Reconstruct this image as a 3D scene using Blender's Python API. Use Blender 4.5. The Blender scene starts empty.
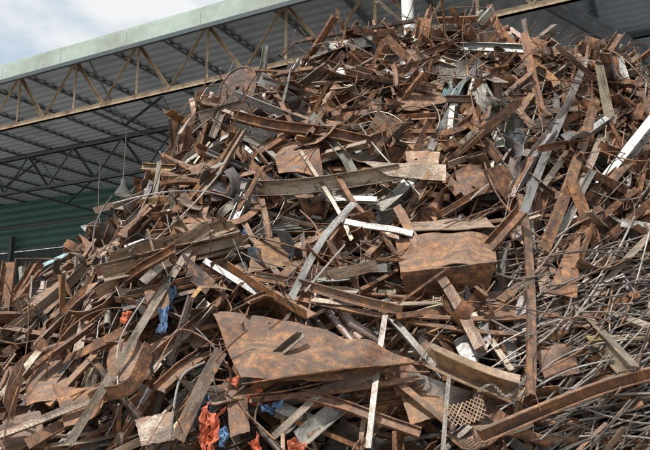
import bpy, math, random
import numpy as np
from mathutils import Vector, noise as mn

random.seed(23); rng=np.random.default_rng(23)
D=bpy.data; scene=bpy.context.scene

# ---------------------------------------------------------------- camera
CAMZ=1.6; PITCH=math.radians(12); FPX=697.0
cam=D.cameras.new("camera"); camo=D.objects.new("camera",cam); scene.collection.objects.link(camo)
camo.location=(0,0,CAMZ); camo.rotation_euler=(math.radians(90)+PITCH,0,0)
cam.sensor_width=36; cam.lens=36*FPX/650; cam.clip_end=3000
scene.camera=camo
scene.view_settings.view_transform='Standard'; scene.view_settings.look='None'; scene.view_settings.exposure=0

# ---------------------------------------------------------------- materials
def mat_new(name):
    m=D.materials.new(name); m.use_nodes=True; nt=m.node_tree
    b=nt.nodes["Principled BSDF"]; return m,nt,b
def N(nt,t,**k):
    n=nt.nodes.new(t)
    for a,v in k.items(): setattr(n,a,v)
    return n
def noise(nt,vec,scale,detail=6,rough=.6):
    n=N(nt,'ShaderNodeTexNoise'); n.inputs['Scale'].default_value=scale; n.inputs['Detail'].default_value=detail
    n.inputs['Roughness'].default_value=rough
    if vec is not None: nt.links.new(vec,n.inputs['Vector'])
    return n.outputs['Fac']
def ramp(nt,fac,stops):
    r=N(nt,'ShaderNodeValToRGB'); e=r.color_ramp.elements
    while len(e)<len(stops): e.new(.5)
    for i,(p,c) in enumerate(stops):
        e[i].position=p; e[i].color=(*c,1) if len(c)==3 else c
    nt.links.new(fac,r.inputs['Fac']); return r.outputs['Color']
def mix(nt,f,a,b,bt='MIX'):
    m=N(nt,'ShaderNodeMix',data_type='RGBA',blend_type=bt)
    for s,v in ((m.inputs[0],f),(m.inputs[6],a),(m.inputs[7],b)):
        if isinstance(v,(int,float)): s.default_value=v
        elif isinstance(v,tuple): s.default_value=(*v,1)
        else: nt.links.new(v,s)
    return m.outputs[2]
def math_(nt,op,a,b=0.,c=None,clamp=False):
    m=N(nt,'ShaderNodeMath',operation=op,use_clamp=clamp)
    for i,v in enumerate((a,b) if c is None else (a,b,c)):
        if isinstance(v,(int,float)): m.inputs[i].default_value=v
        else: nt.links.new(v,m.inputs[i])
    return m.outputs[0]

def scrap_material():
    m,nt,b=mat_new("rusty_scrap_steel")
    lc=N(nt,'ShaderNodeAttribute',attribute_name='lc').outputs['Vector']
    ta=N(nt,'ShaderNodeAttribute',attribute_name='tint'); tint=ta.outputs['Color']; al=ta.outputs['Alpha']
    n1=noise(nt,lc,2.6,6,.6); n2=noise(nt,lc,8,7,.66); n3=noise(nt,lc,40,3,.6)
    mp=N(nt,'ShaderNodeMapping'); mp.inputs['Scale'].default_value=(1.4,6,6); nt.links.new(lc,mp.inputs['Vector'])
    ns=noise(nt,mp.outputs['Vector'],1.5,6,.66)
    rust=ramp(nt,n2,[(.30,(.04,.02,.012)),(.41,(.11,.05,.027)),(.52,(.22,.102,.048)),(.62,(.40,.185,.068)),(.76,(.44,.28,.14))])
    # per-piece rustiness: bare pieces keep their own colour, rusty ones are covered
    mk=math_(nt,'ADD',n1,math_(nt,'MULTIPLY',n2,.6)); mk=math_(nt,'ADD',mk,math_(nt,'MULTIPLY_ADD',al,.62,-1.06))
    mk=math_(nt,'MULTIPLY',mk,6.,clamp=True)
    c=mix(nt,math_(nt,'MULTIPLY',mk,.78),tint,rust)
    st=math_(nt,'MULTIPLY_ADD',ns,6.,-2.85,clamp=True)
    c=mix(nt,math_(nt,'MULTIPLY',st,.66),c,(.04,.027,.02))
    clean=math_(nt,'MULTIPLY_ADD',al,-.95,1.25,clamp=True)
    du=math_(nt,'MULTIPLY_ADD',noise(nt,lc,1.4,6,.65),6.,-3.3,clamp=True)
    c=mix(nt,math_(nt,'MULTIPLY',math_(nt,'MULTIPLY',du,.5),clean),c,(.36,.315,.265))
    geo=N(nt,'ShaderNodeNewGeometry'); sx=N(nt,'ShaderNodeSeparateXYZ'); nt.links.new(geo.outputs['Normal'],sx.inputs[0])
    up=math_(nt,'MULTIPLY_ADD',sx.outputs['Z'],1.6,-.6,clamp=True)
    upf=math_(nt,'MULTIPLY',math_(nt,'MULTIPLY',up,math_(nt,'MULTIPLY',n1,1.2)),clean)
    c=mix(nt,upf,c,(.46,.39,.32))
    sp=ramp(nt,n3,[(.32,(.70,.68,.66)),(.6,(1.06,1.06,1.06))])
    c=mix(nt,1.,c,sp,'MULTIPLY')
    nt.links.new(c,b.inputs['Base Color'])
    nt.links.new(math_(nt,'MULTIPLY_ADD',mk,.28,math_(nt,'MULTIPLY_ADD',n2,.6,.12)),b.inputs['Roughness'])
    nt.links.new(math_(nt,'MULTIPLY_ADD',mk,-.45,.5),b.inputs['Metallic'])
    bp=N(nt,'ShaderNodeBump'); bp.inputs['Strength'].default_value=.7; bp.inputs['Distance'].default_value=.018
    nt.links.new(math_(nt,'ADD',n2,math_(nt,'MULTIPLY',n3,.4)),bp.inputs['Height']); nt.links.new(bp.outputs[0],b.inputs['Normal'])
    return m
SCRAP=scrap_material()

def simple(name,col,rough=.7,var=.25,scale=2.,metal=0.,dirt=(.1,.07,.05),dirtamt=.4,bump=.1):
    m,nt,b=mat_new(name)
    tc=N(nt,'ShaderNodeTexCoord').outputs['Object']
    n=noise(nt,tc,scale,8,.65); n2=noise(nt,tc,scale*7,5,.6)
    c=mix(nt,math_(nt,'MULTIPLY',math_(nt,'MULTIPLY_ADD',n,4.,-1.9,clamp=True),dirtamt),col,dirt)
    sp=ramp(nt,n2,[(.3,(1-var,)*3),(.7,(1+var*.4,)*3)])
    c=mix(nt,1.,c,sp,'MULTIPLY'); nt.links.new(c,b.inputs['Base Color'])
    b.inputs['Roughness'].default_value=rough; b.inputs['Metallic'].default_value=metal
    bp=N(nt,'ShaderNodeBump'); bp.inputs['Strength'].default_value=bump; bp.inputs['Distance'].default_value=.02
    nt.links.new(n2,bp.inputs['Height']); nt.links.new(bp.outputs[0],b.inputs['Normal'])
    return m
M_FASCIA=simple("pale_green_painted_sheet",(.36,.43,.38),.5,.12,.5,0,(.18,.19,.14),.8)
M_ROOF=simple("galvanised_roof_sheet",(.42,.48,.54),.5,.12,.5,.0,(.22,.20,.18),.6)
M_TRUSS=simple("weathered_truss_paint",(.55,.42,.27),.65,.3,2.5,0,(.20,.09,.045),1.)
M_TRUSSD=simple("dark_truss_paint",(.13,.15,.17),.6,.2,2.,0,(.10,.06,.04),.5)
M_GREEN=simple("green_wall_cladding",(.07,.18,.155),.5,.15,.6)
M_DARK=simple("dark_wall_cladding",(.06,.08,.09),.7,.2,.6)
M_WHITE=simple("white_painted_steel",(.78,.78,.76),.5,.10,2.,0,(.45,.4,.3),.4)
M_GROUND=simple("dirty_concrete_ground",(.30,.28,.25),.9,.3,.5,0,(.12,.10,.08),.6)
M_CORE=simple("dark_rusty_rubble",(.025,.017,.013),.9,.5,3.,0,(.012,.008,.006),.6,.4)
M_ORANGE=simple("orange_red_plastic_cloth",(.56,.14,.065),.7,.4,5.,0,(.22,.08,.05),.8)
M_BLUE=simple("blue_tarpaulin",(.10,.19,.34),.6,.4,5.,0,(.10,.10,.11),.8)
M_CHAIN=simple("worn_grey_steel",(.34,.30,.26),.5,.3,9.,.3,(.2,.11,.06),.7)

# ---------------------------------------------------------------- mesh buffer
class Buf:
    def __init__(s): s.V=[];s.F=[];s.L=[];s.T=[];s.n=0
    def add(s,V,F,lc,col,smooth=False):
        V=np.asarray(V,float); off=s.n; s.V.append(V)
        s.F.extend([tuple(i+off for i in f) for f in F]); s.n+=len(V)
        lc=np.asarray(lc,float)+rng.uniform(0,60,3); s.L.append(lc)
        s.T.append(np.tile(np.array(col,float),(len(V),1)))
    def obj(s,name,mat,parent=None):
        V=np.concatenate(s.V); me=D.meshes.new(name)
        me.from_pydata(V.tolist(),[],s.F)
        a=me.attributes.new('lc','FLOAT_VECTOR','POINT'); a.data.foreach_set('vector',np.concatenate(s.L).ravel().astype(np.float32))
        t=me.attributes.new('tint','FLOAT_COLOR','POINT'); t.data.foreach_set('color',np.concatenate(s.T).ravel().astype(np.float32))
        me.polygons.foreach_set('use_smooth',[True]*len(me.polygons))
        me.set_sharp_from_angle(angle=math.radians(38))
        me.materials.append(mat); me.update()
        o=D.objects.new(name,me); scene.collection.objects.link(o)
        if parent: o.parent=parent
        return o

def unit(v): 
    v=np.asarray(v,float); return v/(np.linalg.norm(v)+1e-9)
def rect(w,t): return [(-w/2,-t/2),(w/2,-t/2),(w/2,t/2),(-w/2,t/2)],[[0,1,2,3]]
def angle(w,h,t): return [(0,0),(w,0),(w,t),(t,t),(t,h),(0,h)],[[0,1,2,3],[0,3,4,5]]
def chan(w,h,t): return [(-w/2,0),(w/2,0),(w/2,h),(w/2-t,h),(w/2-t,t),(-w/2+t,t),(-w/2+t,h),(-w/2,h)],[[0,1,4,5],[1,2,3,4],[0,5,6,7]]
def ibeam(w,h,t):
    a=w/2;b=h/2
    return [(-a,-b),(a,-b),(a,-b+t),(t/2,-b+t),(t/2,b-t),(a,b-t),(a,b),(-a,b),(-a,b-t),(-t/2,b-t),(-t/2,-b+t),(-a,-b+t)],[[0,1,2,11],[3,4,9,10],[5,6,7,8]]
def ring(r,n,rx=None): return [(r*math.cos(2*math.pi*i/n),(rx or r)*math.sin(2*math.pi*i/n)) for i in range(n)]

def frames(P,w0,twist=0):
    P=np.asarray(P,float); T=np.gradient(P,axis=0); T/=np.linalg.norm(T,axis=1)[:,None]+1e-9
    W=np.zeros_like(P); w=np.asarray(w0,float)
    for i in range(len(P)):
        w=unit(w-np.dot(w,T[i])*T[i]); W[i]=w
    Nn=np.cross(T,W)
    if np.ndim(twist) or twist:
        a=(np.linspace(0,twist,len(P)) if np.ndim(twist)==0 else twist)[:,None]; W,Nn=W*np.cos(a)+Nn*np.sin(a),Nn*np.cos(a)-W*np.sin(a)
    return T,W,Nn
def sweep(buf,P,w0,sec,col,twist=0,smooth=False,hollow=None,endcut=0.):
    P=np.asarray(P,float); T,W,Nn=frames(P,w0,twist)
    pts,caps=sec; n=len(pts); m=len(P)
    s=np.concatenate([[0],np.cumsum(np.linalg.norm(np.diff(P,axis=0),axis=1))])
    def loft(pts):
        A=np.array(pts)
        V=P[:,None,:]+W[:,None,:]*A[None,:,0,None]+Nn[:,None,:]*A[None,:,1,None]
        if endcut:
            V[0]+=T[0]*A[:,0,None]*endcut; V[-1]-=T[-1]*A[:,0,None]*endcut
        L=np.stack([np.repeat(s,n).reshape(m,n),np.tile(A[:,0],(m,1)),np.tile(A[:,1],(m,1))],-1)
        return V.reshape(-1,3),L.reshape(-1,3)
    V,L=loft(pts); F=[]
    for i in range(m-1):
        for j in range(n):
            k=(j+1)%n; F.append((i*n+j,i*n+k,(i+1)*n+k,(i+1)*n+j))
    if hollow:
        V2,L2=loft(hollow); o=m*n
        for i in range(m-1):
            for j in range(n):
                k=(j+1)%n; F.append((o+i*n+k,o+i*n+j,o+(i+1)*n+j,o+(i+1)*n+k))
        for j in range(n):
            k=(j+1)%n; F.append((k,j,o+j,o+k)); e=(m-1)*n; F.append((e+j,e+k,o+e+k,o+e+j))
        V=np.concatenate([V,V2]); L=np.concatenate([L,L2])
    else:
        for c in caps:
            F.append(tuple(reversed(c))); F.append(tuple((m-1)*n+i for i in c))
    buf.add(V,F,L,col,smooth)

def plate(buf,C,a,b,corners,col,thick=.008,nu=7,nv=5,curl=0.,curl2=0.,dent=.02,jag=.0,hole=0,fold=0.):
    """bent sheet; corners = 4 (x,y) in metres in the a,b frame"""
    n=np.cross(a,b); c=np.array(corners,float); sd=rng.uniform(0,50,3)
    G=np.zeros((nu,nv,2))
    for i in range(nu):
        for j in range(nv):
            u=i/(nu-1); v=j/(nv-1)
            p=(c[0]*(1-u)+c[1]*u)*(1-v)+(c[3]*(1-u)+c[2]*u)*v
            if jag and (i in(0,nu-1) or j in (0,nv-1)): p=p+rng.normal(0,jag,2)
            G[i,j]=p
    V=[];L=[]; fy=c[:,1].max()*.55
    for i in range(nu):
        for j in range(nv):
            x,y=G[i,j]
            if abs(curl)>1e-3:
                xx=math.sin(x*curl)/curl; zz=(1-math.cos(x*curl))/curl
            else: xx=x;zz=0
            zz+=curl2*y*y+dent*mn.noise(Vector((x*2.2+sd[0],y*2.2+sd[1],sd[2])))*2
            yy=y
            if fold and y>fy: zz+=(y-fy)*math.sin(fold)*1.5; yy=fy+(y-fy)*math.cos(fold)
            V.append(C+a*xx+b*yy+n*zz); L.append((x,y,0))
    V=np.array(V); L=np.array(L); NV=len(V)
    Vg=V.reshape(nu,nv,3); nn=np.cross(np.gradient(Vg,axis=0),np.gradient(Vg,axis=1)); nn/=np.linalg.norm(nn,axis=2)[...,None]+1e-9
    V2=(Vg+nn*thick).reshape(-1,3); F=[]
    idx=lambda i,j:i*nv+j
    holes=set()
    if hole:
        for _ in range(hole): holes.add((random.randrange(1,max(2,nu-2)),random.randrange(1,max(2,nv-2))))
    def q(i,j): return 0<=i<nu-1 and 0<=j<nv-1 and (i,j) not in holes
    for i in range(nu-1):
        for j in range(nv-1):
            if not q(i,j): continue
            A,B,Cc,Dd=idx(i,j),idx(i+1,j),idx(i+1,j+1),idx(i,j+1)
            F.append((A,Dd,Cc,B)); F.append((NV+A,NV+B,NV+Cc,NV+Dd))
            for (e1,e2,ni,nj) in ((A,B,i,j-1),(B,Cc,i+1,j),(Cc,Dd,i,j+1),(Dd,A,i-1,j)):
                if not q(ni,nj): F.append((e1,e2,NV+e2,NV+e1))
    buf.add(np.concatenate([V,V2]),F,np.concatenate([L,L+[0,0,.02]]),col)

def punched(buf,C,a,b,ncell,cell,col,thick=.01,r=.3):
    n=np.cross(a,b); V=[];F=[];L=[]
    sq=[(-.5,-.5),(0,-.5),(.5,-.5),(.5,0),(.5,.5),(0,.5),(-.5,.5),(-.5,0)]
    for c in range(ncell):
        o=len(V)
        for z in (0,thick):
            for k,(x,y) in enumerate(sq):
                px=(x+c-ncell/2)*cell; py=y*cell; V.append(C+a*px+b*py+n*z); L.append((px,py,z))
            for k,(x,y) in enumerate(sq):
                l=math.hypot(x,y); px=(x/l*r+c-ncell/2)*cell; py=y/l*r*cell; V.append(C+a*px+b*py+n*z); L.append((px,py,z))
        for k in range(8):
            j=(k+1)%8
            F+= [(o+j,o+k,o+8+k,o+8+j),(o+16+k,o+16+j,o+24+j,o+24+k),(o+8+j,o+8+k,o+24+k,o+24+j),(o+k,o+j,o+16+j,o+16+k)]
    buf.add(V,F,L,col)

# ---------------------------------------------------------------- pile surface
RX=[-14,-9,-6.5,-5.5,-4.8,-3.63,-2.85,-2.3,-1.0,.1,1.5,2.3,5.1,6.8,9,12,15]
RZ=[.0,1.6,2.75,3.35,3.85,4.85,6.2,7.6,7.8,7.95,8.4,8.75,8.55,7.7,7.0,4.2,0]
YC=14.0
def H(x,y):
    R=float(np.interp(x,RX,RZ)); y0=8.0+.012*x*x
    t=(y-y0)/(YC-y0)
    if t<=0: return -.2
    if t<1: h=R*(t**.82)
    else: h=R*max(0,1-((y-YC)/9)**1.5)
    l=mn.noise(Vector((x*.55,y*.55,3.)))*.6+mn.noise(Vector((x*1.2,y*1.2,9.)))*.5
    return h+l*min(1,t*3)
def grad(x,y):
    e=.15; return (H(x+e,y)-H(x-e,y))/(2*e),(H(x,y+e)-H(x,y-e))/(2*e)
def nrm(x,y):
    gx,gy=grad(x,y); gx=max(-2.5,min(2.5,gx)); gy=max(-2.5,min(2.5,gy)); return unit((-gx,-gy,1))
def F3(u,v,off=.2):
    """survey point (photo coordinates) -> point on the heap surface"""
    up=225-v; d=unit((u-325,FPX*math.cos(PITCH)-up*math.sin(PITCH),FPX*math.sin(PITCH)+up*math.cos(PITCH)))
    o=np.array([0,0,CAMZ]); t=7.
    while t<15.8:
        p=o+d*t
        if p[2]<=H(p[0],p[1]): break
        t+=.04
    p=o+d*t
    return p-d*off
def uvof(p):
    q=np.array(p)-[0,0,CAMZ]; f=q[1]*math.cos(PITCH)+q[2]*math.sin(PITCH); up=-q[1]*math.sin(PITCH)+q[2]*math.cos(PITCH)
    return 325+FPX*q[0]/f,225-FPX*up/f
# places on the heap where the big sheets lie: small scrap stays underneath them
BIG=[[(205,295),(425,352),(425,362),(330,385),(238,386)],[(390,228),(504,224),(504,292),(398,296)],[(20,260),(80,265),(72,322),(15,325)],
     [(270,133),(320,140),(324,172),(276,174)],[(250,176),(405,165),(405,190),(252,203)],[(360,152),(450,158),(448,182),(380,178)],[(248,234),(294,232),(292,268),(244,270)],
     [(425,348),(525,375),(520,395),(430,370)],[(212,62),(272,62),(272,112),(212,112)],[(0,345),(70,345),(70,415),(0,415)],[(95,335),(155,335),(155,400),(95,400)],[(445,395),(490,395),(490,432),(445,432)]]
def inside(u,v,poly):
    c=False; n=len(poly)
    for i in range(n):
        x1,y1=poly[i];x2,y2=poly[(i+1)%n]
        if (y1>v)!=(y2>v) and u<(x2-x1)*(v-y1)/(y2-y1)+x1: c=not c
    return c

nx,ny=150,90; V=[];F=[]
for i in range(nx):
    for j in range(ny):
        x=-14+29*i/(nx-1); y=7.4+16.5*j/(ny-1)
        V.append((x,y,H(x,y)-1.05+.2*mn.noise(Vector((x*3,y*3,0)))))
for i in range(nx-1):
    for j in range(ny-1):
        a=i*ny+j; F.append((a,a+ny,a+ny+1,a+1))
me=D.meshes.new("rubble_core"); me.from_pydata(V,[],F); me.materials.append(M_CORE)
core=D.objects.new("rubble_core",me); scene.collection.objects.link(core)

PAL=[((.06,.038,.028),.75,15),((.15,.08,.05),.8,22),((.21,.10,.053),.85,14),((.27,.195,.14),.5,14),((.37,.30,.24),.3,12),
     ((.33,.32,.305),.1,11),((.10,.088,.08),.35,12),((.38,.17,.065),.95,7),((.36,.22,.09),.6,3),((.13,.20,.22),.3,.8),((.48,.465,.44),.05,3.5)]
PW=[p[2] for p in PAL]
def rcol():
    c,r,_=random.choices(PAL,PW)[0]; k=random.uniform(.65,1.25)
    return (c[0]*k,c[1]*k*random.uniform(.95,1.06),c[2]*k*random.uniform(.9,1.1),min(1,max(0,r+random.uniform(-.2,.2))))

def bentpath(C,d,nn,w,L,m,curv,kink,side):
    ang=np.zeros(m); s=np.linspace(-.5,.5,m)
    ang+=curv*s
    if kink: ang+=np.where(s>random.uniform(-.35,.35),kink,0)
    st=L/(m-1); X=np.cumsum(np.cos(ang))*st; Z=np.cumsum(np.sin(ang))*st
    X-=X.mean(); Z-=Z.mean(); Y=side*(s*L)**2
    return C+np.outer(X,d)+np.outer(Z,nn)+np.outer(Y,w)

pile=Buf()
KINDS=['flat','ang','chan','ib','tube','pipe','rod','plate','curl','punch','small','loop']
def lie(x,y):
    r=random.random()
    if x<-1.6*y/11:  mu=52 if r<.6 else random.uniform(-90,90)
    elif x>2.0*y/11: mu=56 if r<.5 else random.uniform(-90,90)
    else: mu=-12 if r<.4 else (50 if r<.62 else random.uniform(-90,90))
    return math.radians(mu)+random.gauss(0,.33)
def piece(x,y,kind=None,scale=1.,offr=(-.68,.15),th=None,col=None,L=None,roll=None,q=None,tilt=None):
    n=nrm(x,y); a=unit(np.array([1,0,0])-n[0]*n); b=np.cross(n,a)
    if b[2]<0: b=-b
    th=lie(x,y) if th is None else th
    d=unit(math.cos(th)*a+math.sin(th)*b+(random.gauss(0,.26) if tilt is None else tilt)*n)
    roll=random.gauss(0,.85) if roll is None else roll
    w=unit(np.cross(n,d)); nn=np.cross(d,w); w,nn=w*math.cos(roll)+nn*math.sin(roll),nn*math.cos(roll)-w*math.sin(roll)
    h=H(x,y); off=random.uniform(*offr)
    uv=uvof((x,y,h))
    if any(inside(*uv,p) for p in BIG): off=random.uniform(-.7,-.3); d=unit(d-np.dot(d,n)*n*.8); L=min(L or 1.,1.); scale=min(scale,1.)
    C=np.array([x,y,h])+n*off
    col=col or rcol(); k=kind or random.choices(KINDS,[17,22,17,6,5,7,14,18,9,2.5,10,4])[0]
    L=L or scale*min(2.3,random.lognormvariate(-.0,.45))
    curv=random.gauss(0,.5); kink=random.gauss(0,.8) if random.random()<.33 else 0; tw=random.gauss(0,1.1) if random.random()<.5 else 0
    m=8 if (kink or abs(curv)>.2 or abs(tw)>.4) else 4; ws=scale
    if k=='flat':
        if random.random()<.25: curv*=5; m=14
        P=bentpath(C,d,nn,w,L,m,curv,kink,random.gauss(0,.05)); sweep(pile,P,w,rect(ws*(q or random.choice([.04,.05,.07,.09,.12,.15])),random.uniform(.007,.014)),col,tw,endcut=random.choice([0,0,.5,-.6,.9]))
    elif k=='ang': 
        q=ws*(q or random.choice([.05,.065,.08,.11])); sweep(pile,bentpath(C,d,nn,w,L,m,curv*.5,kink*.6,0),w,angle(q,q*random.uniform(.7,1),.009),col,tw*.5,endcut=random.choice([0,0,.6]))
    elif k=='chan':
        q=ws*(q or random.choice([.08,.11,.15,.19])); sweep(pile,bentpath(C,d,nn,w,L,m,curv*.3,kink*.3,0),w,chan(q,q*.45,.011),col,tw*.2)
    elif k=='ib':
        q=ws*random.choice([.1,.14,.2]); sweep(pile,bentpath(C,d,nn,w,L,m,curv*.2,0,0),w,ibeam(q*.75,q,.012),col,tw*.1)
    elif k=='tube':
        q=ws*random.choice([.03,.05,.08,.1]); p=rect(q,q*random.choice([.5,1])); t=.004
        ho=[(px-math.copysign(t,px),py-math.copysign(t,py)) for px,py in p[0]]
        sweep(pile,bentpath(C,d,nn,w,L,m,curv*.5,kink*.6,0),w,p,col,tw*.2,hollow=ho)
    elif k=='pipe':
        q=ws*random.choice([.015,.02,.03,.045,.06]); sweep(pile,bentpath(C,d,nn,w,L,m,curv*.6,kink*.5,0),w,(ring(q,10),[]),col,hollow=ring(q*.82,10))
    elif k=='rod':
        q=random.uniform(.005,.013); L*=1.4; m=16; s=np.linspace(0,1,m)[:,None]
        P=bentpath(C,d,nn,w,L,m,curv*3,kink,random.gauss(0,.2))+.08*np.sin(s*random.uniform(2,9)+random.random()*6)*w
        sweep(pile,P,w,(ring(q,6),[[0,1,2,3],[0,3,4,5]]),col)
    elif k=='loop':
        q=random.uniform(.005,.012); R=random.uniform(.12,.4); m=18; t=np.linspace(0,random.uniform(2.5,5.5),m)
        P=C+R*(np.outer(np.cos(t),d)+np.outer(np.sin(t)*random.uniform(.5,1),w))+np.outer(t*.03,nn)
        if random.random()<.4: sweep(pile,P,nn,(ring(q,6),[[0,1,2,3],[0,3,4,5]]),col)
        else: sweep(pile,P,nn,rect(random.uniform(.05,.14),.009),col)
    elif k=='plate':
        A=random.uniform(.13,.42)*scale; B=A*random.uniform(.35,1.0)
        c=[(-A,-B),(A*random.uniform(.3,1),-B*random.uniform(.4,1)),(A,B*random.uniform(.2,1)),(-A*random.uniform(.1,1),B)]
        plate(pile,C,d,w,c,col,random.uniform(.008,.014),9,7,random.gauss(0,1.7),random.gauss(0,.4),.06,.012*random.random(),hole=random.choice([0,0,0,1]),fold=random.choice([0,random.uniform(-1.4,1.4)]))
    elif k=='curl':
        A=random.uniform(.25,.6)*scale; B=random.uniform(.06,.22)
        plate(pile,C,d,w,[(-A,-B),(A,-B),(A,B),(-A,B)],col,.012,14,3,random.choice([-1,1])*random.uniform(1.5,4.),0,.01,.004)
    elif k=='punch': punched(pile,C,d,w,random.randint(3,9),random.uniform(.08,.16),col)
    elif k=='small':
        A=random.uniform(.05,.16); B=A*random.uniform(.3,1)
        if random.random()<.6: plate(pile,C,d,w,[(-A,-B),(A,-B*.6),(A*.8,B),(-A,B)],col,.010,4,3,random.gauss(0,3),0,.01,.006)
        else: sweep(pile,bentpath(C,d,nn,w,random.uniform(.12,.4),4,curv,0,0),w,chan(.08,.05,.009) if random.random()<.5 else angle(.07,.06,.009),col)

cnt=0; tries=0
while cnt<5800 and tries<200000:
    tries+=1
    x=random.uniform(-10,11); y=random.uniform(7.7,16.0)
    if x<-9 and y<10: continue
    gx,gy=grad(x,y); ar=math.sqrt(1+min(6,gx*gx+gy*gy))/2.65
    pr=ar*(1 if abs(x)<.5*y+.6 else .3)*(1 if y<14.6 else .5)
    if random.random()>pr: continue
    if H(x,y)<.05: continue
    piece(x,y,scale=(.92+.065*(y-8))); cnt+=1
for _ in range(190):
    x=random.uniform(-7,8); y=random.uniform(8.3,14.4)
    if H(x,y)<.2: continue
    k=random.choice(['flat','ang','ang','chan','chan','pipe','rod','rod']); th=lie(x,y); col=rcol(); L=random.uniform(.8,2.3); roll=random.gauss(0,.8); q=random.choice([.06,.08,.11,.15]); o=random.uniform(-.3,.05); tl=random.gauss(0,.1)
    for i in range(random.randint(3,6)):
        piece(x+random.gauss(0,.12),y+random.gauss(0,.1),k,1.1,(o+i*.03,o+i*.03+.02),th+random.gauss(0,.09),col,L*random.uniform(.8,1.1),roll+random.gauss(0,.15),q,tl)
for _ in range(560):
    x=random.uniform(-7,8); y=random.uniform(8.6,14.4)
    if H(x,y)<.2: continue
    piece(x,y,kind=random.choice(['flat','ang','ang','chan','chan','ib','tube','plate','plate','curl']),scale=1.5,offr=(-.05,.26),q=random.choice([.06,.09,.12]))
for _ in range(80):
    x=random.uniform(-7,8); y=random.uniform(13.2,14.6)
    piece(x,y,kind=random.choice(['flat','ang','chan','plate','curl','flat','rod']),scale=1.4,offr=(-.1,.2),tilt=random.gauss(.25,.35))
for _ in range(360):
    x=random.choice([random.uniform(-6,7),random.uniform(1.5,7)]); y=random.uniform(8.4,14.4)
    if H(x,y)<.2: continue
    piece(x,y,kind='rod',scale=1.2,offr=(.02,.28))
for _ in range(520):
    x=random.uniform(2.6,6.5); y=random.uniform(8.4,10.0)
    n=nrm(x,y); a=unit(np.array([1,0,0])-n[0]*n); b=np.cross(n,a)
    th=random.gauss(.42,.25); d=unit(math.cos(th)*a+math.sin(th)*b+random.gauss(0,.05)*n); w=np.cross(n,d)
    C=np.array([x,y,H(x,y)])+n*random.uniform(.05,.32)
    q=random.uniform(.007,.015); g=random.uniform(.07,.42)
    sweep(pile,bentpath(C,d,n,w,random.uniform(1,2.6),12,random.gauss(0,.6),0,random.gauss(.0,.18)),w,(ring(q,6),[[0,1,2,3],[0,3,4,5]]),(g,g*.88,g*.78,.2))
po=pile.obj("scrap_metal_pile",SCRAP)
core.parent=po

# ---------------------------------------------------------------- distinct pieces
TAN=(.37,.30,.23,.35); GREY=(.42,.41,.385,.1); BRN=(.15,.082,.053,.8); DBR=(.085,.052,.037,.75); RST=(.28,.13,.06,.9); OCH=(.36,.22,.09,.7); LGT=(.52,.50,.47,.05); STL=(.27,.265,.255,.2)
def spline(pts,m):
    P=np.array(pts); k=len(P); t=np.linspace(0,k-1,m); out=[]
    for q in t:
        i=min(int(q),k-2); f=q-i; p0=P[max(i-1,0)];p1=P[i];p2=P[i+1];p3=P[min(i+2,k-1)]
        out.append(.5*((2*p1)+(-p0+p2)*f+(2*p0-5*p1+4*p2-p3)*f*f+(-p0+3*p1-3*p2+p3)*f**3))
    return np.array(out)
def bar(name,uv,kind,w,col,off=.22,roll=0.,h=None):
    b=Buf(); offs=off if isinstance(off,(list,tuple)) else [off]*len(uv)
    pts=[F3(u,v,o) for (u,v),o in zip(uv,offs)]
    if len(pts)>2: P=spline(pts,14)
    else:
        P=np.linspace(pts[0],pts[1],12); L=np.linalg.norm(pts[1]-pts[0]); s=np.linspace(-1,1,12)
        bow=random.gauss(0,.015)*L; sx=random.gauss(0,.008)*L
        P=P+np.outer((1-s*s)*bow,(0,.4,.9))+np.outer((1-s*s)*sx,(1,0,0))+np.outer(np.sin(s*4)*random.gauss(0,.006)*L,(.3,0,1))
    T=unit(P[-1]-P[0]); n=np.array([0,-.87,.5]); W=unit(np.cross(n,T))
    if W[2]<0: W=-W
    Q=np.cross(T,W); s=-1 if Q[1]>0 else 1
    W2=W*math.cos(roll)+Q*s*math.sin(roll)
    hw=h or w*.45; tw=np.linspace(0,random.gauss(0,.3),len(P))
    ec=random.choice([0,.35,-.5,.7])
    if kind=='flat': sweep(b,P,W2,rect(w,.014),col,tw,endcut=ec)
    elif kind=='ang': sweep(b,P,W2,angle(w,hw,.011),col,tw,endcut=ec*.5)
    elif kind=='chan': sweep(b,P,W2,chan(w,hw,.012),col,tw*.4)
    elif kind=='ib': sweep(b,P,W2,ibeam(w,h or w,.013),col,tw*.3)
    elif kind=='box':
        p=rect(w,hw); ho=[(px-math.copysign(.006,px),py-math.copysign(.006,py)) for px,py in p[0]]
        sweep(b,P,W2,p,col,hollow=ho)
    elif kind=='rod':
        sweep(b,spline(pts,26),W2,(ring(w/2,8),[[0,1,2,3],[0,3,4,7],[4,5,6,7]]),col)
    return b.obj(name,SCRAP)
def quad(name,uv,col,off=.25,curl=0.,dent=.03,thick=.014,jag=.004,nu=16,nv=10,hole=0,fold=0.):
    offs=off if isinstance(off,(list,tuple)) else [off]*4
    c=[F3(u,v,o) for (u,v),o in zip(uv,offs)]
    C=sum(c)/4; a=unit(c[1]-c[0]+c[2]-c[3]); nn=unit(np.cross(c[2]-c[0],c[3]-c[1])); 
    bb=unit(np.cross(nn,a)); a=np.cross(bb,nn)
    b=Buf(); plate(b,C,a,bb,[(np.dot(p-C,a),np.dot(p-C,bb)) for p in c],col,thick,nu,nv,curl,0,dent,jag,hole,fold)
    return b.obj(name,SCRAP)

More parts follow.
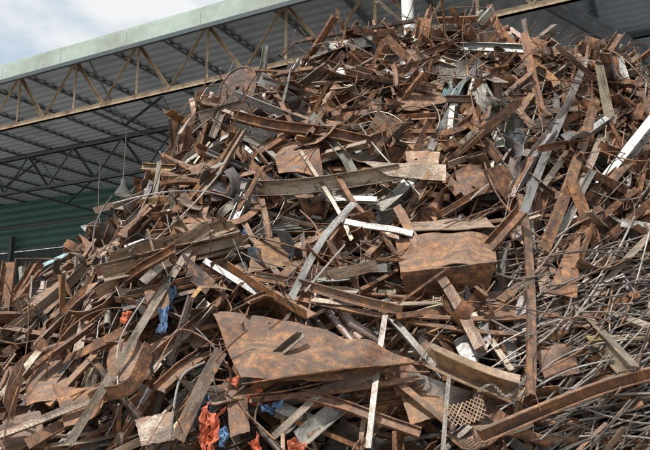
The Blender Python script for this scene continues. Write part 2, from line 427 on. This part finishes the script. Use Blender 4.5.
B="rusty_steel_beam"; S="steel_strip"; R="bent_steel_rod"; P_="steel_plate"; A_="steel_angle_bar"
bar("steel_channel_beam",[(256,189),(400,172)],'chan',.25,TAN,(.5,.6),.7,h=.16)
quad("triangular_gusset_plate",[(362,160),(446,166),(446,180),(388,176)],TAN,.66,jag=0)
quad("notched_flange_plate",[(405,150),(440,152),(438,170),(408,168)],(.30,.22,.15,.55),.55,hole=2,jag=0)
bar(B,[(148,238),(232,228)],'chan',.17,RST,.35,.1,h=.07)
bar(B,[(232,117),(372,143)],'chan',.18,BRN,(.45,.4),.5,h=.12)
bar(B,[(244,92),(300,118),(340,125)],'flat',.18,BRN,.35)
bar(B,[(310,112),(430,116)],'ib',.14,BRN,.35,.4)
bar(B,[(340,100),(425,92)],'chan',.16,DBR,.35,.3)
bar(B,[(222,135),(283,207)],'ib',.16,DBR,.3,.5)
bar(A_,[(262,150),(330,200)],'ang',.12,STL,.35)
quad("bent_box_casing",[(394,234),(496,229),(498,262),(400,270)],(.22,.12,.05,.9),(.6,.85,.95,.7),curl=.5,dent=.06,nu=22,nv=14,jag=.002)
quad("casing_top_plate",[(396,234),(496,229),(486,218),(406,224)],(.3,.22,.15,.6),(.6,.85,.1,.0),dent=.02,jag=0)
quad("casing_side_plate",[(400,271),(498,263),(486,294),(406,294)],DBR,(.71,.96,.2,.2),dent=.03,jag=0)
quad("large_triangular_steel_plate",[(208,299),(422,357),(335,374),(241,379)],(.075,.042,.026,1.),(.5,.55,.75,.7),curl=.12,dent=.07,thick=.014,nu=34,nv=20,jag=.001)
quad(P_,[(241,380),(335,375),(422,358),(330,384)],DBR,(.71,.76,.56,.3),dent=.01,nu=20,nv=4,jag=0)
quad(P_,[(255,240),(288,235),(290,262),(248,268)],OCH,.45,curl=1.)
quad(P_,[(28,264),(76,270),(68,318),(20,322)],BRN,.5,curl=.9)
quad(P_,[(124,258),(98,254),(92,278),(110,283)],RST,.3,curl=.6)
quad(P_,[(581,234),(577,298),(548,292),(566,250)],RST,.5,dent=.02,jag=0)
quad(P_,[(270,135),(318,142),(322,170),(278,172)],DBR,.4,curl=.8)
quad(P_,[(170,210),(205,200),(210,240),(178,250)],BRN,.35,curl=.8)
quad(P_,[(470,292),(540,296),(530,322),(465,315)],BRN,.3,curl=.5)
quad(P_,[(535,350),(575,340),(580,372),(545,378)],DBR,.4,curl=.9)
quad(P_,[(140,270),(165,262),(170,305),(150,318)],RST,.4,curl=-1.)
quad(P_,[(392,95),(440,80),(450,100),(405,112)],BRN,.4)
quad(P_,[(455,28),(500,42),(492,64),(450,48)],DBR,.35,curl=.8)
quad(P_,[(565,78),(615,96),(606,120),(560,105)],BRN,.4,fold=.9)
quad(P_,[(455,170),(490,160),(500,190),(462,200)],DBR,.35,curl=1.2)
quad("pale_blue_painted_sheet",[(503,124),(526,128),(526,144),(504,144)],(.30,.37,.37,.35),.4,curl=.8)
quad(P_,[(135,420),(172,412),(176,440),(142,446)],(.18,.14,.11,.5),.35)
quad(P_,[(225,388),(246,386),(250,432),(230,436)],DBR,.35,curl=2)
quad(P_,[(400,390),(440,380),(448,415),(410,425)],OCH,.2,curl=1.5)
quad(P_,[(330,52),(365,47),(372,70),(335,74)],BRN,.25,curl=1.2)
quad(P_,[(520,30),(548,44),(540,64),(510,52)],RST,.2,curl=1.)
quad("curved_steel_sheet",[(98,345),(140,338),(150,372),(108,388)],BRN,.45,curl=2.2)
quad("curved_steel_sheet",[(75,300),(128,290),(135,312),(82,330)],DBR,.35,curl=1.8)
quad("curved_steel_sheet",[(60,395),(105,385),(112,415),(66,428)],RST,.4,curl=-1.8)
quad("curved_steel_sheet",[(18,372),(62,356),(70,392),(28,408)],BRN,.3,curl=1.6)
quad("curved_steel_sheet",[(0,418),(40,410),(46,440),(4,448)],DBR,.35,curl=1.5)
bar("long_diagonal_steel_bar",[(196,245),(72,448)],'ang',.1,TAN,(.4,.65),.2)
bar(S,[(354,203),(322,240),(291,298)],'flat',.10,LGT,(.55,.65,.6),.2)
bar(S,[(345,222),(413,234)],'box',.09,LGT,.6,.2)
bar(B,[(398,210),(482,348)],'ib',.13,(.21,.15,.11,.6),.6,.5)
bar(B,[(384,236),(430,262),(508,372)],'ang',.09,TAN,.35,.2)
bar(B,[(521,193),(531,395)],'chan',.11,DBR,(.6,.65),.2)
bar(B,[(530,150),(536,250)],'ang',.08,STL,.45)
bar(B,[(604,75),(575,170),(545,250)],'chan',.16,(.26,.16,.10,.65),.55,.3)
bar(B,[(590,60),(548,160),(528,215)],'ang',.13,STL,.5,.2)
bar(B,[(602,135),(577,190)],'flat',.13,TAN,.5)
bar(B,[(430,352),(519,384)],'chan',.24,(.36,.25,.14,.55),(.45,.6),.9,h=.18)
bar(B,[(478,436),(585,392),(652,372)],'chan',.14,RST,(.6,.6,.6),.6,h=.1)
bar("yellowed_flat_bar",[(590,342),(660,340)],'ang',.09,(.40,.29,.12,.45),.5)
bar(B,[(474,436),(530,420)],'box',.15,TAN,.5,.4)
bar(S,[(388,315),(371,448)],'ang',.07,(.30,.27,.24,.4),(.5,.6))
bar(S,[(449,376),(443,450)],'flat',.05,(.33,.30,.26,.4),.45)
bar(B,[(255,275),(402,311)],'chan',.13,(.29,.20,.14,.6),(.4,.45),.6)
bar(B,[(285,300),(440,330),(545,340)],'ang',.09,BRN,.3)
bar(B,[(300,262),(262,296)],'flat',.1,BRN,.35)
bar(B,[(388,320),(440,380)],'ang',.1,STL,.4)
bar(B,[(385,372),(455,430)],'flat',.09,BRN,.35)
bar(S,[(312,300),(452,302)],'flat',.07,TAN,.4)
bar(S,[(400,318),(480,322),(560,318)],'ang',.08,BRN,.35)
bar(S,[(300,150),(335,205),(352,240)],'flat',.06,TAN,.4)
bar(R,[(345,245),(330,262),(305,292)],'rod',.03,GREY,.5)
bar(S,[(253,168),(268,240)],'ang',.09,DBR,.35)
bar(S,[(180,185),(255,172)],'flat',.13,BRN,.35)
bar(S,[(185,220),(235,222),(262,205)],'flat',.12,RST,.4)
bar(S,[(160,185),(205,175)],'box',.14,DBR,.3)
bar(S,[(215,160),(185,270)],'ang',.11,BRN,.35)
bar(S,[(235,215),(300,330)],'ang',.1,DBR,.35)
bar(B,[(335,180),(395,255)],'ang',.1,BRN,.4)
bar(S,[(305,118),(395,180)],'flat',.1,STL,.35)
bar("curved_rolled_strip",[(8,412),(18,375),(40,356),(68,350)],'flat',.22,(.22,.13,.085,.6),(.5,.6,.6,.5),1.)
bar("curved_rolled_strip",[(150,345),(132,385),(100,395),(92,400)],'flat',.18,BRN,.5,.8)
bar("curved_rolled_strip",[(470,108),(478,130),(500,160)],'flat',.16,DBR,.4,.8)
bar(B,[(222,350),(178,440)],'chan',.15,(.27,.2,.15,.5),.5,.5)
bar(B,[(330,388),(275,440)],'ang',.08,TAN,.35)
bar(B,[(250,400),(330,392),(420,378)],'flat',.07,BRN,.35)
bar(B,[(300,395),(420,435)],'chan',.12,BRN,.35)
bar(B,[(60,310),(110,275)],'flat',.14,BRN,.45)
bar(B,[(0,330),(60,340),(120,345)],'ang',.1,DBR,.4)
bar(B,[(0,440),(90,405)],'ang',.1,(.33,.26,.2,.45),.45)
bar(B,[(65,360),(125,330)],'flat',.13,BRN,.4)
bar(S,[(52,262),(90,290)],'flat',.06,TAN,.45)
for uv,w,c in [([(640,205),(610,265),(566,330)],.03,LGT),([(650,230),(630,300),(600,350)],.025,GREY),([(575,150),(590,175),(560,240),(520,290)],.03,TAN),
    ([(470,90),(490,180),(530,230),(560,245)],.028,DBR),([(545,80),(520,150),(470,200)],.03,GREY),([(175,180),(165,210),(140,250),(130,290)],.022,BRN),
    ([(150,290),(120,340),(118,390)],.022,GREY),([(205,362),(180,380),(170,440)],.03,STL),([(300,385),(340,372),(430,372)],.022,BRN),
    ([(155,370),(180,330),(215,345)],.02,BRN),([(590,190),(620,200),(650,195)],.02,LGT),([(620,240),(600,330),(540,372)],.025,BRN),
    ([(300,210),(320,240),(305,330)],.03,BRN),([(70,310),(110,295),(160,250)],.022,GREY),([(560,330),(600,300),(655,290)],.03,TAN),
    ([(412,62),(440,75),(520,70)],.03,BRN),([(600,75),(625,95),(622,150)],.022,BRN),([(500,410),(570,370),(655,352)],.022,LGT),([(540,440),(590,400),(655,392)],.022,STL),([(360,125),(378,150),(420,195)],.025,GREY),
    ([(275,440),(240,400),(290,390),(400,365)],.02,BRN),([(515,100),(560,90),(600,70)],.022,DBR)]:
    bar(R,uv,'rod',w,c,.5)
for (p,q,w,c) in [((415,58),(470,40),.14,DBR),((470,40),(555,58),.16,BRN),((500,85),(560,66),.14,TAN),((540,48),(610,68),.14,DBR),((480,75),(530,130),.13,BRN),((440,60),(495,80),.14,TAN),
    ((575,70),(640,88),.12,BRN),((600,150),(650,110),.12,STL),((585,200),(640,150),.12,DBR),((540,190),(590,120),.1,TAN),((440,215),(520,165),.1,BRN),((460,245),(540,215),.1,TAN),
    ((560,250),(640,190),.1,BRN),((590,300),(650,235),.09,TAN),((500,300),(560,250),.11,DBR),((440,140),(510,110),.13,BRN),((380,75),(440,58),.14,BRN),((300,85),(380,76),.16,DBR),((272,78),(330,70),.15,BRN),((330,70),(400,66),.14,RST),
    ((430,150),(480,60),.12,STL),((500,60),(470,130),.12,RST),((610,90),(640,130),.12,DBR),((550,130),(620,100),.13,RST)]:
    bar(S,[p,q],random.choice(['flat','ang','chan']),w,c,.42,random.uniform(-.3,.7))

def disc(name,C,r,col,tilt):
    b=Buf(); n=unit(tilt); a=unit(np.cross((0,0,1),n)); w=np.cross(n,a); k=40; V=[];F=[];L=[]
    rr=[(r,0),(r,.03),(r*.93,.03),(r*.93,.012),(r*.12,.012),(r*.12,0)]
    for i in range(k):
        t=2*math.pi*i/k
        for (q,z) in rr:
            V.append(C+a*q*math.cos(t)+w*q*math.sin(t)+n*z); L.append((q*math.cos(t),q*math.sin(t),z))
    m=len(rr)
    for i in range(k):
        for j in range(m): F.append((i*m+j,((i+1)%k)*m+j,((i+1)%k)*m+(j+1)%m,i*m+(j+1)%m))
    b.add(V,F,L,col); return b.obj(name,SCRAP)
disc("round_steel_flange",F3(238,94,.5)+np.array([0,0,.12]),.5,(.12,.095,.085,.5),(-.5,-.8,.1))
disc("round_steel_flange",F3(455,305,.4),.2,BRN,(.3,-.8,.4))

def cloth(name,uv,size,mat,amp=.12):
    C=F3(*uv,.3); k=30; V=[];F=[]; sd=random.uniform(0,50); n=nrm(C[0],min(C[1],13.5)); a=unit(np.array([1,0,0])-n[0]*n); b=np.cross(n,a)
    for i in range(k):
        for j in range(k):
            s=(i/(k-1)-.5)*size[0]; t=(j/(k-1)-.5)*size[1]
            q=Vector((s*5+sd,t*4,1)); q2=Vector((s*16+sd,t*10,5))
            e=1+.9*mn.noise(Vector((s*2,t*8,sd))); e2=1+.8*mn.noise(Vector((s*9,t*2,sd+9)))
            z=amp*(mn.noise(q)*1.5+abs(mn.noise(q2))*1.3+.5*abs(mn.noise(q2*2.3)))
            V.append(C+a*(s*e+mn.noise(q2)*.08)+b*(t*e2+mn.noise(q)*.1)+n*z)
    for i in range(k-1):
        for j in range(k-1): 
            if mn.noise(Vector((i*.35+sd,j*.3,2)))>.38: continue   # torn holes
            o=i*k+j; F.append((o,o+k,o+k+1,o+1))
    me=D.meshes.new(name); me.from_pydata([tuple(v) for v in V],[],F); me.materials.append(mat)
    me.polygons.foreach_set('use_smooth',[True]*len(me.polygons))
    o=D.objects.new(name,me); scene.collection.objects.link(o)
    so=o.modifiers.new("thickness",'SOLIDIFY'); so.thickness=.004
for uv,sz in [((211,434),(.2,.45)),((205,415),(.12,.25)),((245,388),(.3,.12)),((254,394),(.14,.16)),((296,447),(.2,.07)),((256,442),(.14,.2)),((128,322),(.12,.12))]: cloth("orange_plastic_sack",uv,sz,M_ORANGE)
for uv,sz in [((203,404),(.14,.3)),((168,298),(.16,.2)),((272,410),(.25,.07)),((163,322),(.1,.2)),((243,230),(.1,.08)),((224,440),(.08,.2))]: cloth("blue_tarpaulin_scrap",uv,sz,M_BLUE)

b=Buf(); pts=spline([F3(u,v,.6) for u,v in [(478,392),(492,384),(505,396),(518,389),(528,376),(545,384)]],44)
for i in range(len(pts)-1):
    C=(pts[i]+pts[i+1])/2; T=unit(pts[i+1]-pts[i]); n=unit(np.cross(T,(0,-.5,.8) if i%2 else (.9,.2,.3))); k=14; l=np.linalg.norm(pts[i+1]-pts[i])*.78
    t=np.linspace(0,2*math.pi,k); Q=C+np.outer(np.cos(t)*l,T)+np.outer(np.sin(t)*.018,n)
    sweep(b,Q,np.cross(T,n),(ring(.005,6),[]),GREY)
b.obj("steel_chain",M_CHAIN)
b=Buf(); C=F3(466,413,.6); a=unit((.9,-.1,.25)); w=unit(np.cross((0,-.8,.6),a)); w=w if w[2]>0 else -w; nrmv=np.cross(a,w)
for s in (1,-1):
    for i in range(-8,9):
        d=unit(a*.6+w*s*.8); o=a*i*.05
        ts=[t for t in np.linspace(-.5,.5,41) if abs(np.dot(o+d*t,a))<.22 and abs(np.dot(o+d*t,w))<.15]
        if len(ts)>2:
            Q=np.array([C+o+d*t for t in np.linspace(ts[0],ts[-1],8)]); Q+=np.outer(1.5*((Q-C)@a)**2,nrmv)
            sweep(b,Q,np.cross(d,(0,-.8,.6)),rect(.012,.008),(.30,.21,.12,.6))
b.obj("expanded_metal_mesh_panel",SCRAP)

# ---------------------------------------------------------------- warehouse
E0=np.array([-11.8,24.,0]); ea=unit((.89,-.456,0)); eb=np.array([-ea[1],ea[0],0]); ZF=12.4; ZC=10.55
wh=D.objects.new("warehouse_canopy",None); scene.collection.objects.link(wh)
def W3(a,bb,z): return E0+ea*a+eb*bb+np.array([0,0,z])
def mesh(name,V,F,mat,parent=wh):
    me=D.meshes.new(name); me.from_pydata([tuple(map(float,v)) for v in V],[],F); me.materials.append(mat)
    o=D.objects.new(name,me); scene.collection.objects.link(o); o.parent=parent; return o
def member(buf,p,q,w,h=None): sweep(buf,[p,(np.array(p)+q)/2,q],(0,0,1) if abs(unit(np.array(q)-p)[2])<.9 else ea,angle(w,h or w,.012) ,(1,1,1,0))
def box(buf,p,q,w,h): sweep(buf,[p,q],np.cross((0,0,1),unit(np.array(q)-p)) if abs(unit(np.array(q)-p)[2])<.9 else ea,rect(w,h),(1,1,1,0))
A0,A1=-45,26; BD=15.6
V=[];F=[]; pitch=.02
prof=[0,0,.05,.05]
for j in range(1000):
    bb=j*.11
    if bb>BD+.3: break
    z=ZF+.28+pitch*bb+prof[j%4]
    V.append(W3(A0,bb,z)); V.append(W3(A1,bb,z))
for j in range(len(V)//2-1): F.append((2*j,2*j+1,2*j+3,2*j+2))
mesh("roof_sheeting",V,F,M_ROOF)
b=Buf()
sec=[(-.32,-.05),(-.32,.02),(.22,.02),(.30,-.10),(.40,-.10),(.40,-.16),(.26,-.16),(.16,-.05)]
a=A0
while a<A1:
    sweep(b,[W3(a+.006,-.12,ZF+random.gauss(0,.006)),W3(min(a+3,A1)-.006,-.12,ZF+random.gauss(0,.006))],(0,0,1),(sec,[[0,1,2,7],[2,3,6,7],[3,4,5,6]]),(1,1,1,0)); a+=3
b.obj("eave_fascia",M_FASCIA,wh)
b=Buf(); sweep(b,[W3(A0,-.2,ZF-.42),W3(A1,-.2,ZF-.42)],(0,0,1),rect(.14,.1),(1,1,1,0)); b.obj("fascia_drip_rail",M_DARK,wh)
def truss(off,zt,zb,mat,name,w=.11,panel=2.1,vert=True,a0=A0,a1=A1):
    b=Buf()
    for z in (zt,zb):
        for s in (-1,1): sweep(b,[W3(a0,off+s*.07,z),W3(a1,off+s*.07,z)],(0,0,1),angle(w*1.1,w*s,.012),(1,1,1,0))
    a=a0
    while a+panel<=a1:
        m=a+panel/2
        member(b,W3(a,off,zb+.05),W3(m,off,zt),w*.7); member(b,W3(m,off+.03,zt),W3(a+panel,off+.03,zb+.05),w*.7)
        if vert: member(b,W3(m,off-.03,zb),W3(m,off-.03,zt),w*.6)
        a+=panel
    return b.obj(name,mat,wh)
truss(.7,ZF+.12,ZC,M_TRUSS,"eave_truss",.15,2.9)
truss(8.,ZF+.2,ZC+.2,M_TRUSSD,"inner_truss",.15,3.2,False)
b=Buf(); a=A0+1
while a<A1:
    member(b,W3(a,.3,ZF+.18),W3(a,BD,ZF+.18+pitch*BD),.1,.13); a+=2.2
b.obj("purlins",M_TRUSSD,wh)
b=Buf(); a=A0+2.
while a<A1:
    k=0; bb=.7
    while bb+2<BD:
        member(b,W3(a,bb,ZC+.1),W3(a,bb+2,ZC+.1),.12)
        zt=ZF+.1+pitch*bb
        member(b,W3(a,bb,ZC+.1) if k%2 else W3(a,bb,zt),W3(a,bb+2,zt) if k%2 else W3(a,bb+2,ZC+.1),.08)
        bb+=2;k+=1
    a+=11.6
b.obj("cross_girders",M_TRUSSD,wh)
def ribwall(name,z0,z1,off,mat,horizontal,a0=A0,a1=A1):
    V=[];F=[]
    if horizontal:
        n=int((z1-z0)/.12)
        for j in range(n+1):
            z=z0+(z1-z0)*j/n; d=.05 if j%4 in(0,1) else 0
            V+= [W3(a0,off-d,z),W3(a1,off-d,z)]
    else:
        n=int((a1-a0)/.15)
        for j in range(n+1):
            a=a0+(a1-a0)*j/n; d=.05 if j%4 in(0,1) else 0
            V+=[W3(a,off-d,z0),W3(a,off-d,z1)]
    for j in range(n): F.append((2*j,2*j+1,2*j+3,2*j+2))
    mesh(name,V,F,mat)
ribwall("upper_green_cladding",9.7,13.2,BD,M_GREEN,True)
ribwall("lower_dark_cladding",0,9.55,BD+.1,M_DARK,False)
b=Buf()
for z in (9.62,11.2): box(b,W3(A0,BD-.15,z),W3(A1,BD-.15,z),.12,.16)
b.obj("wall_girts",M_TRUSSD,wh)
b=Buf()
for a in (-30,-18,22):
    for off in (.7,15.2): sweep(b,[W3(a,off,0),W3(a,off,ZC)],ea,ibeam(.3,.3,.02),(1,1,1,0))
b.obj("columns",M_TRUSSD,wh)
V=[];F=[]
xs=np.linspace(5.0,14,96)
for j,x in enumerate(xs):
    z=12.35-(x-5.0)*.62+(.05 if j%4 in(0,1) else 0)
    V+=[(x,17.2,z),(x,34,z)]
for j in range(len(xs)-1): F.append((2*j,2*j+2,2*j+3,2*j+1))
mesh("side_lean_to_roof",V,F,M_ROOF)
b=Buf()
for y in (17.4,22,27): box(b,np.array([5.,y,12.1]),np.array([14,y,12.1-9*.62]),.12,.22)
b.obj("lean_to_rafters",M_TRUSSD,wh)

b=Buf(); X0,Y0=2.06,15.9
sweep(b,[(X0,Y0,0),(X0,Y0,6),(X0,Y0,13.6)],(1,0,0),(ring(.15,20),[]),(1,1,1,0),hollow=ring(.13,20))
for z in (6,9.9,13.2): sweep(b,[(X0,Y0,z),(X0,Y0,z+.12)],(1,0,0),(ring(.19,20),[]),(1,1,1,0),hollow=ring(.151,20))
b.obj("white_downpipe",M_WHITE)
b=Buf(); C=np.array([-9.0,30.,9.35])
prof=[(.02,.75),(.09,.72),(.11,.45),(.16,.38),(.30,.15),(.36,0),(.34,0),(.28,.14),(.12,.36)]
k=24;V=[];F=[];L=[]
for i in range(k):
    t=2*math.pi*i/k
    for r,z in prof: V.append(C+np.array([r*math.cos(t),r*math.sin(t),z])); L.append((0,0,0))
m=len(prof)
for i in range(k):
    for j in range(m-1): F.append((i*m+j,((i+1)%k)*m+j,((i+1)%k)*m+j+1,i*m+j+1))
b.add(V,F,L,(1,1,1,0))
sweep(b,[C+[0,0,.7],C+[0,0,3.4]],(1,0,0),(ring(.02,8),[]),(1,1,1,0),hollow=ring(.01,8))
b.obj("pendant_lamp",M_WHITE)

# ---------------------------------------------------------------- ground
me=D.meshes.new("ground"); s=1200; me.from_pydata([(-s,-s,0),(s,-s,0),(s,s,0),(-s,s,0)],[],[(0,1,2,3)]); me.materials.append(M_GROUND)
g=D.objects.new("ground",me); scene.collection.objects.link(g)

# ---------------------------------------------------------------- sky + sun
EL=math.radians(56); AZ=math.radians(220)
sd=Vector((math.sin(AZ)*math.cos(EL),math.cos(AZ)*math.cos(EL),math.sin(EL)))
sun=D.lights.new("sun",'SUN'); sun.energy=5.; sun.angle=math.radians(2.5); sun.color=(1,.965,.91)
so=D.objects.new("sun",sun); scene.collection.objects.link(so); so.rotation_euler=(sd).to_track_quat('Z','Y').to_euler()
w=D.worlds.new("World"); scene.world=w; w.use_nodes=True; nt=w.node_tree; bg=nt.nodes["Background"]
sky=N(nt,'ShaderNodeTexSky',sky_type='NISHITA'); sky.sun_disc=False; sky.sun_elevation=EL; sky.sun_rotation=AZ; sky.dust_density=3
tc=N(nt,'ShaderNodeTexCoord'); mp=N(nt,'ShaderNodeMapping'); mp.inputs['Scale'].default_value=(1,1,2.); nt.links.new(tc.outputs['Generated'],mp.inputs['Vector'])
cn=noise(nt,mp.outputs['Vector'],7.,7,.5)
f=math_(nt,'MULTIPLY_ADD',cn,3.6,-1.1,clamp=True)
c=mix(nt,f,mix(nt,.65,sky.outputs[0],(6.2,8.,9.6)),(9.4,9.5,9.6)); nt.links.new(c,bg.inputs['Color']); bg.inputs['Strength'].default_value=.096
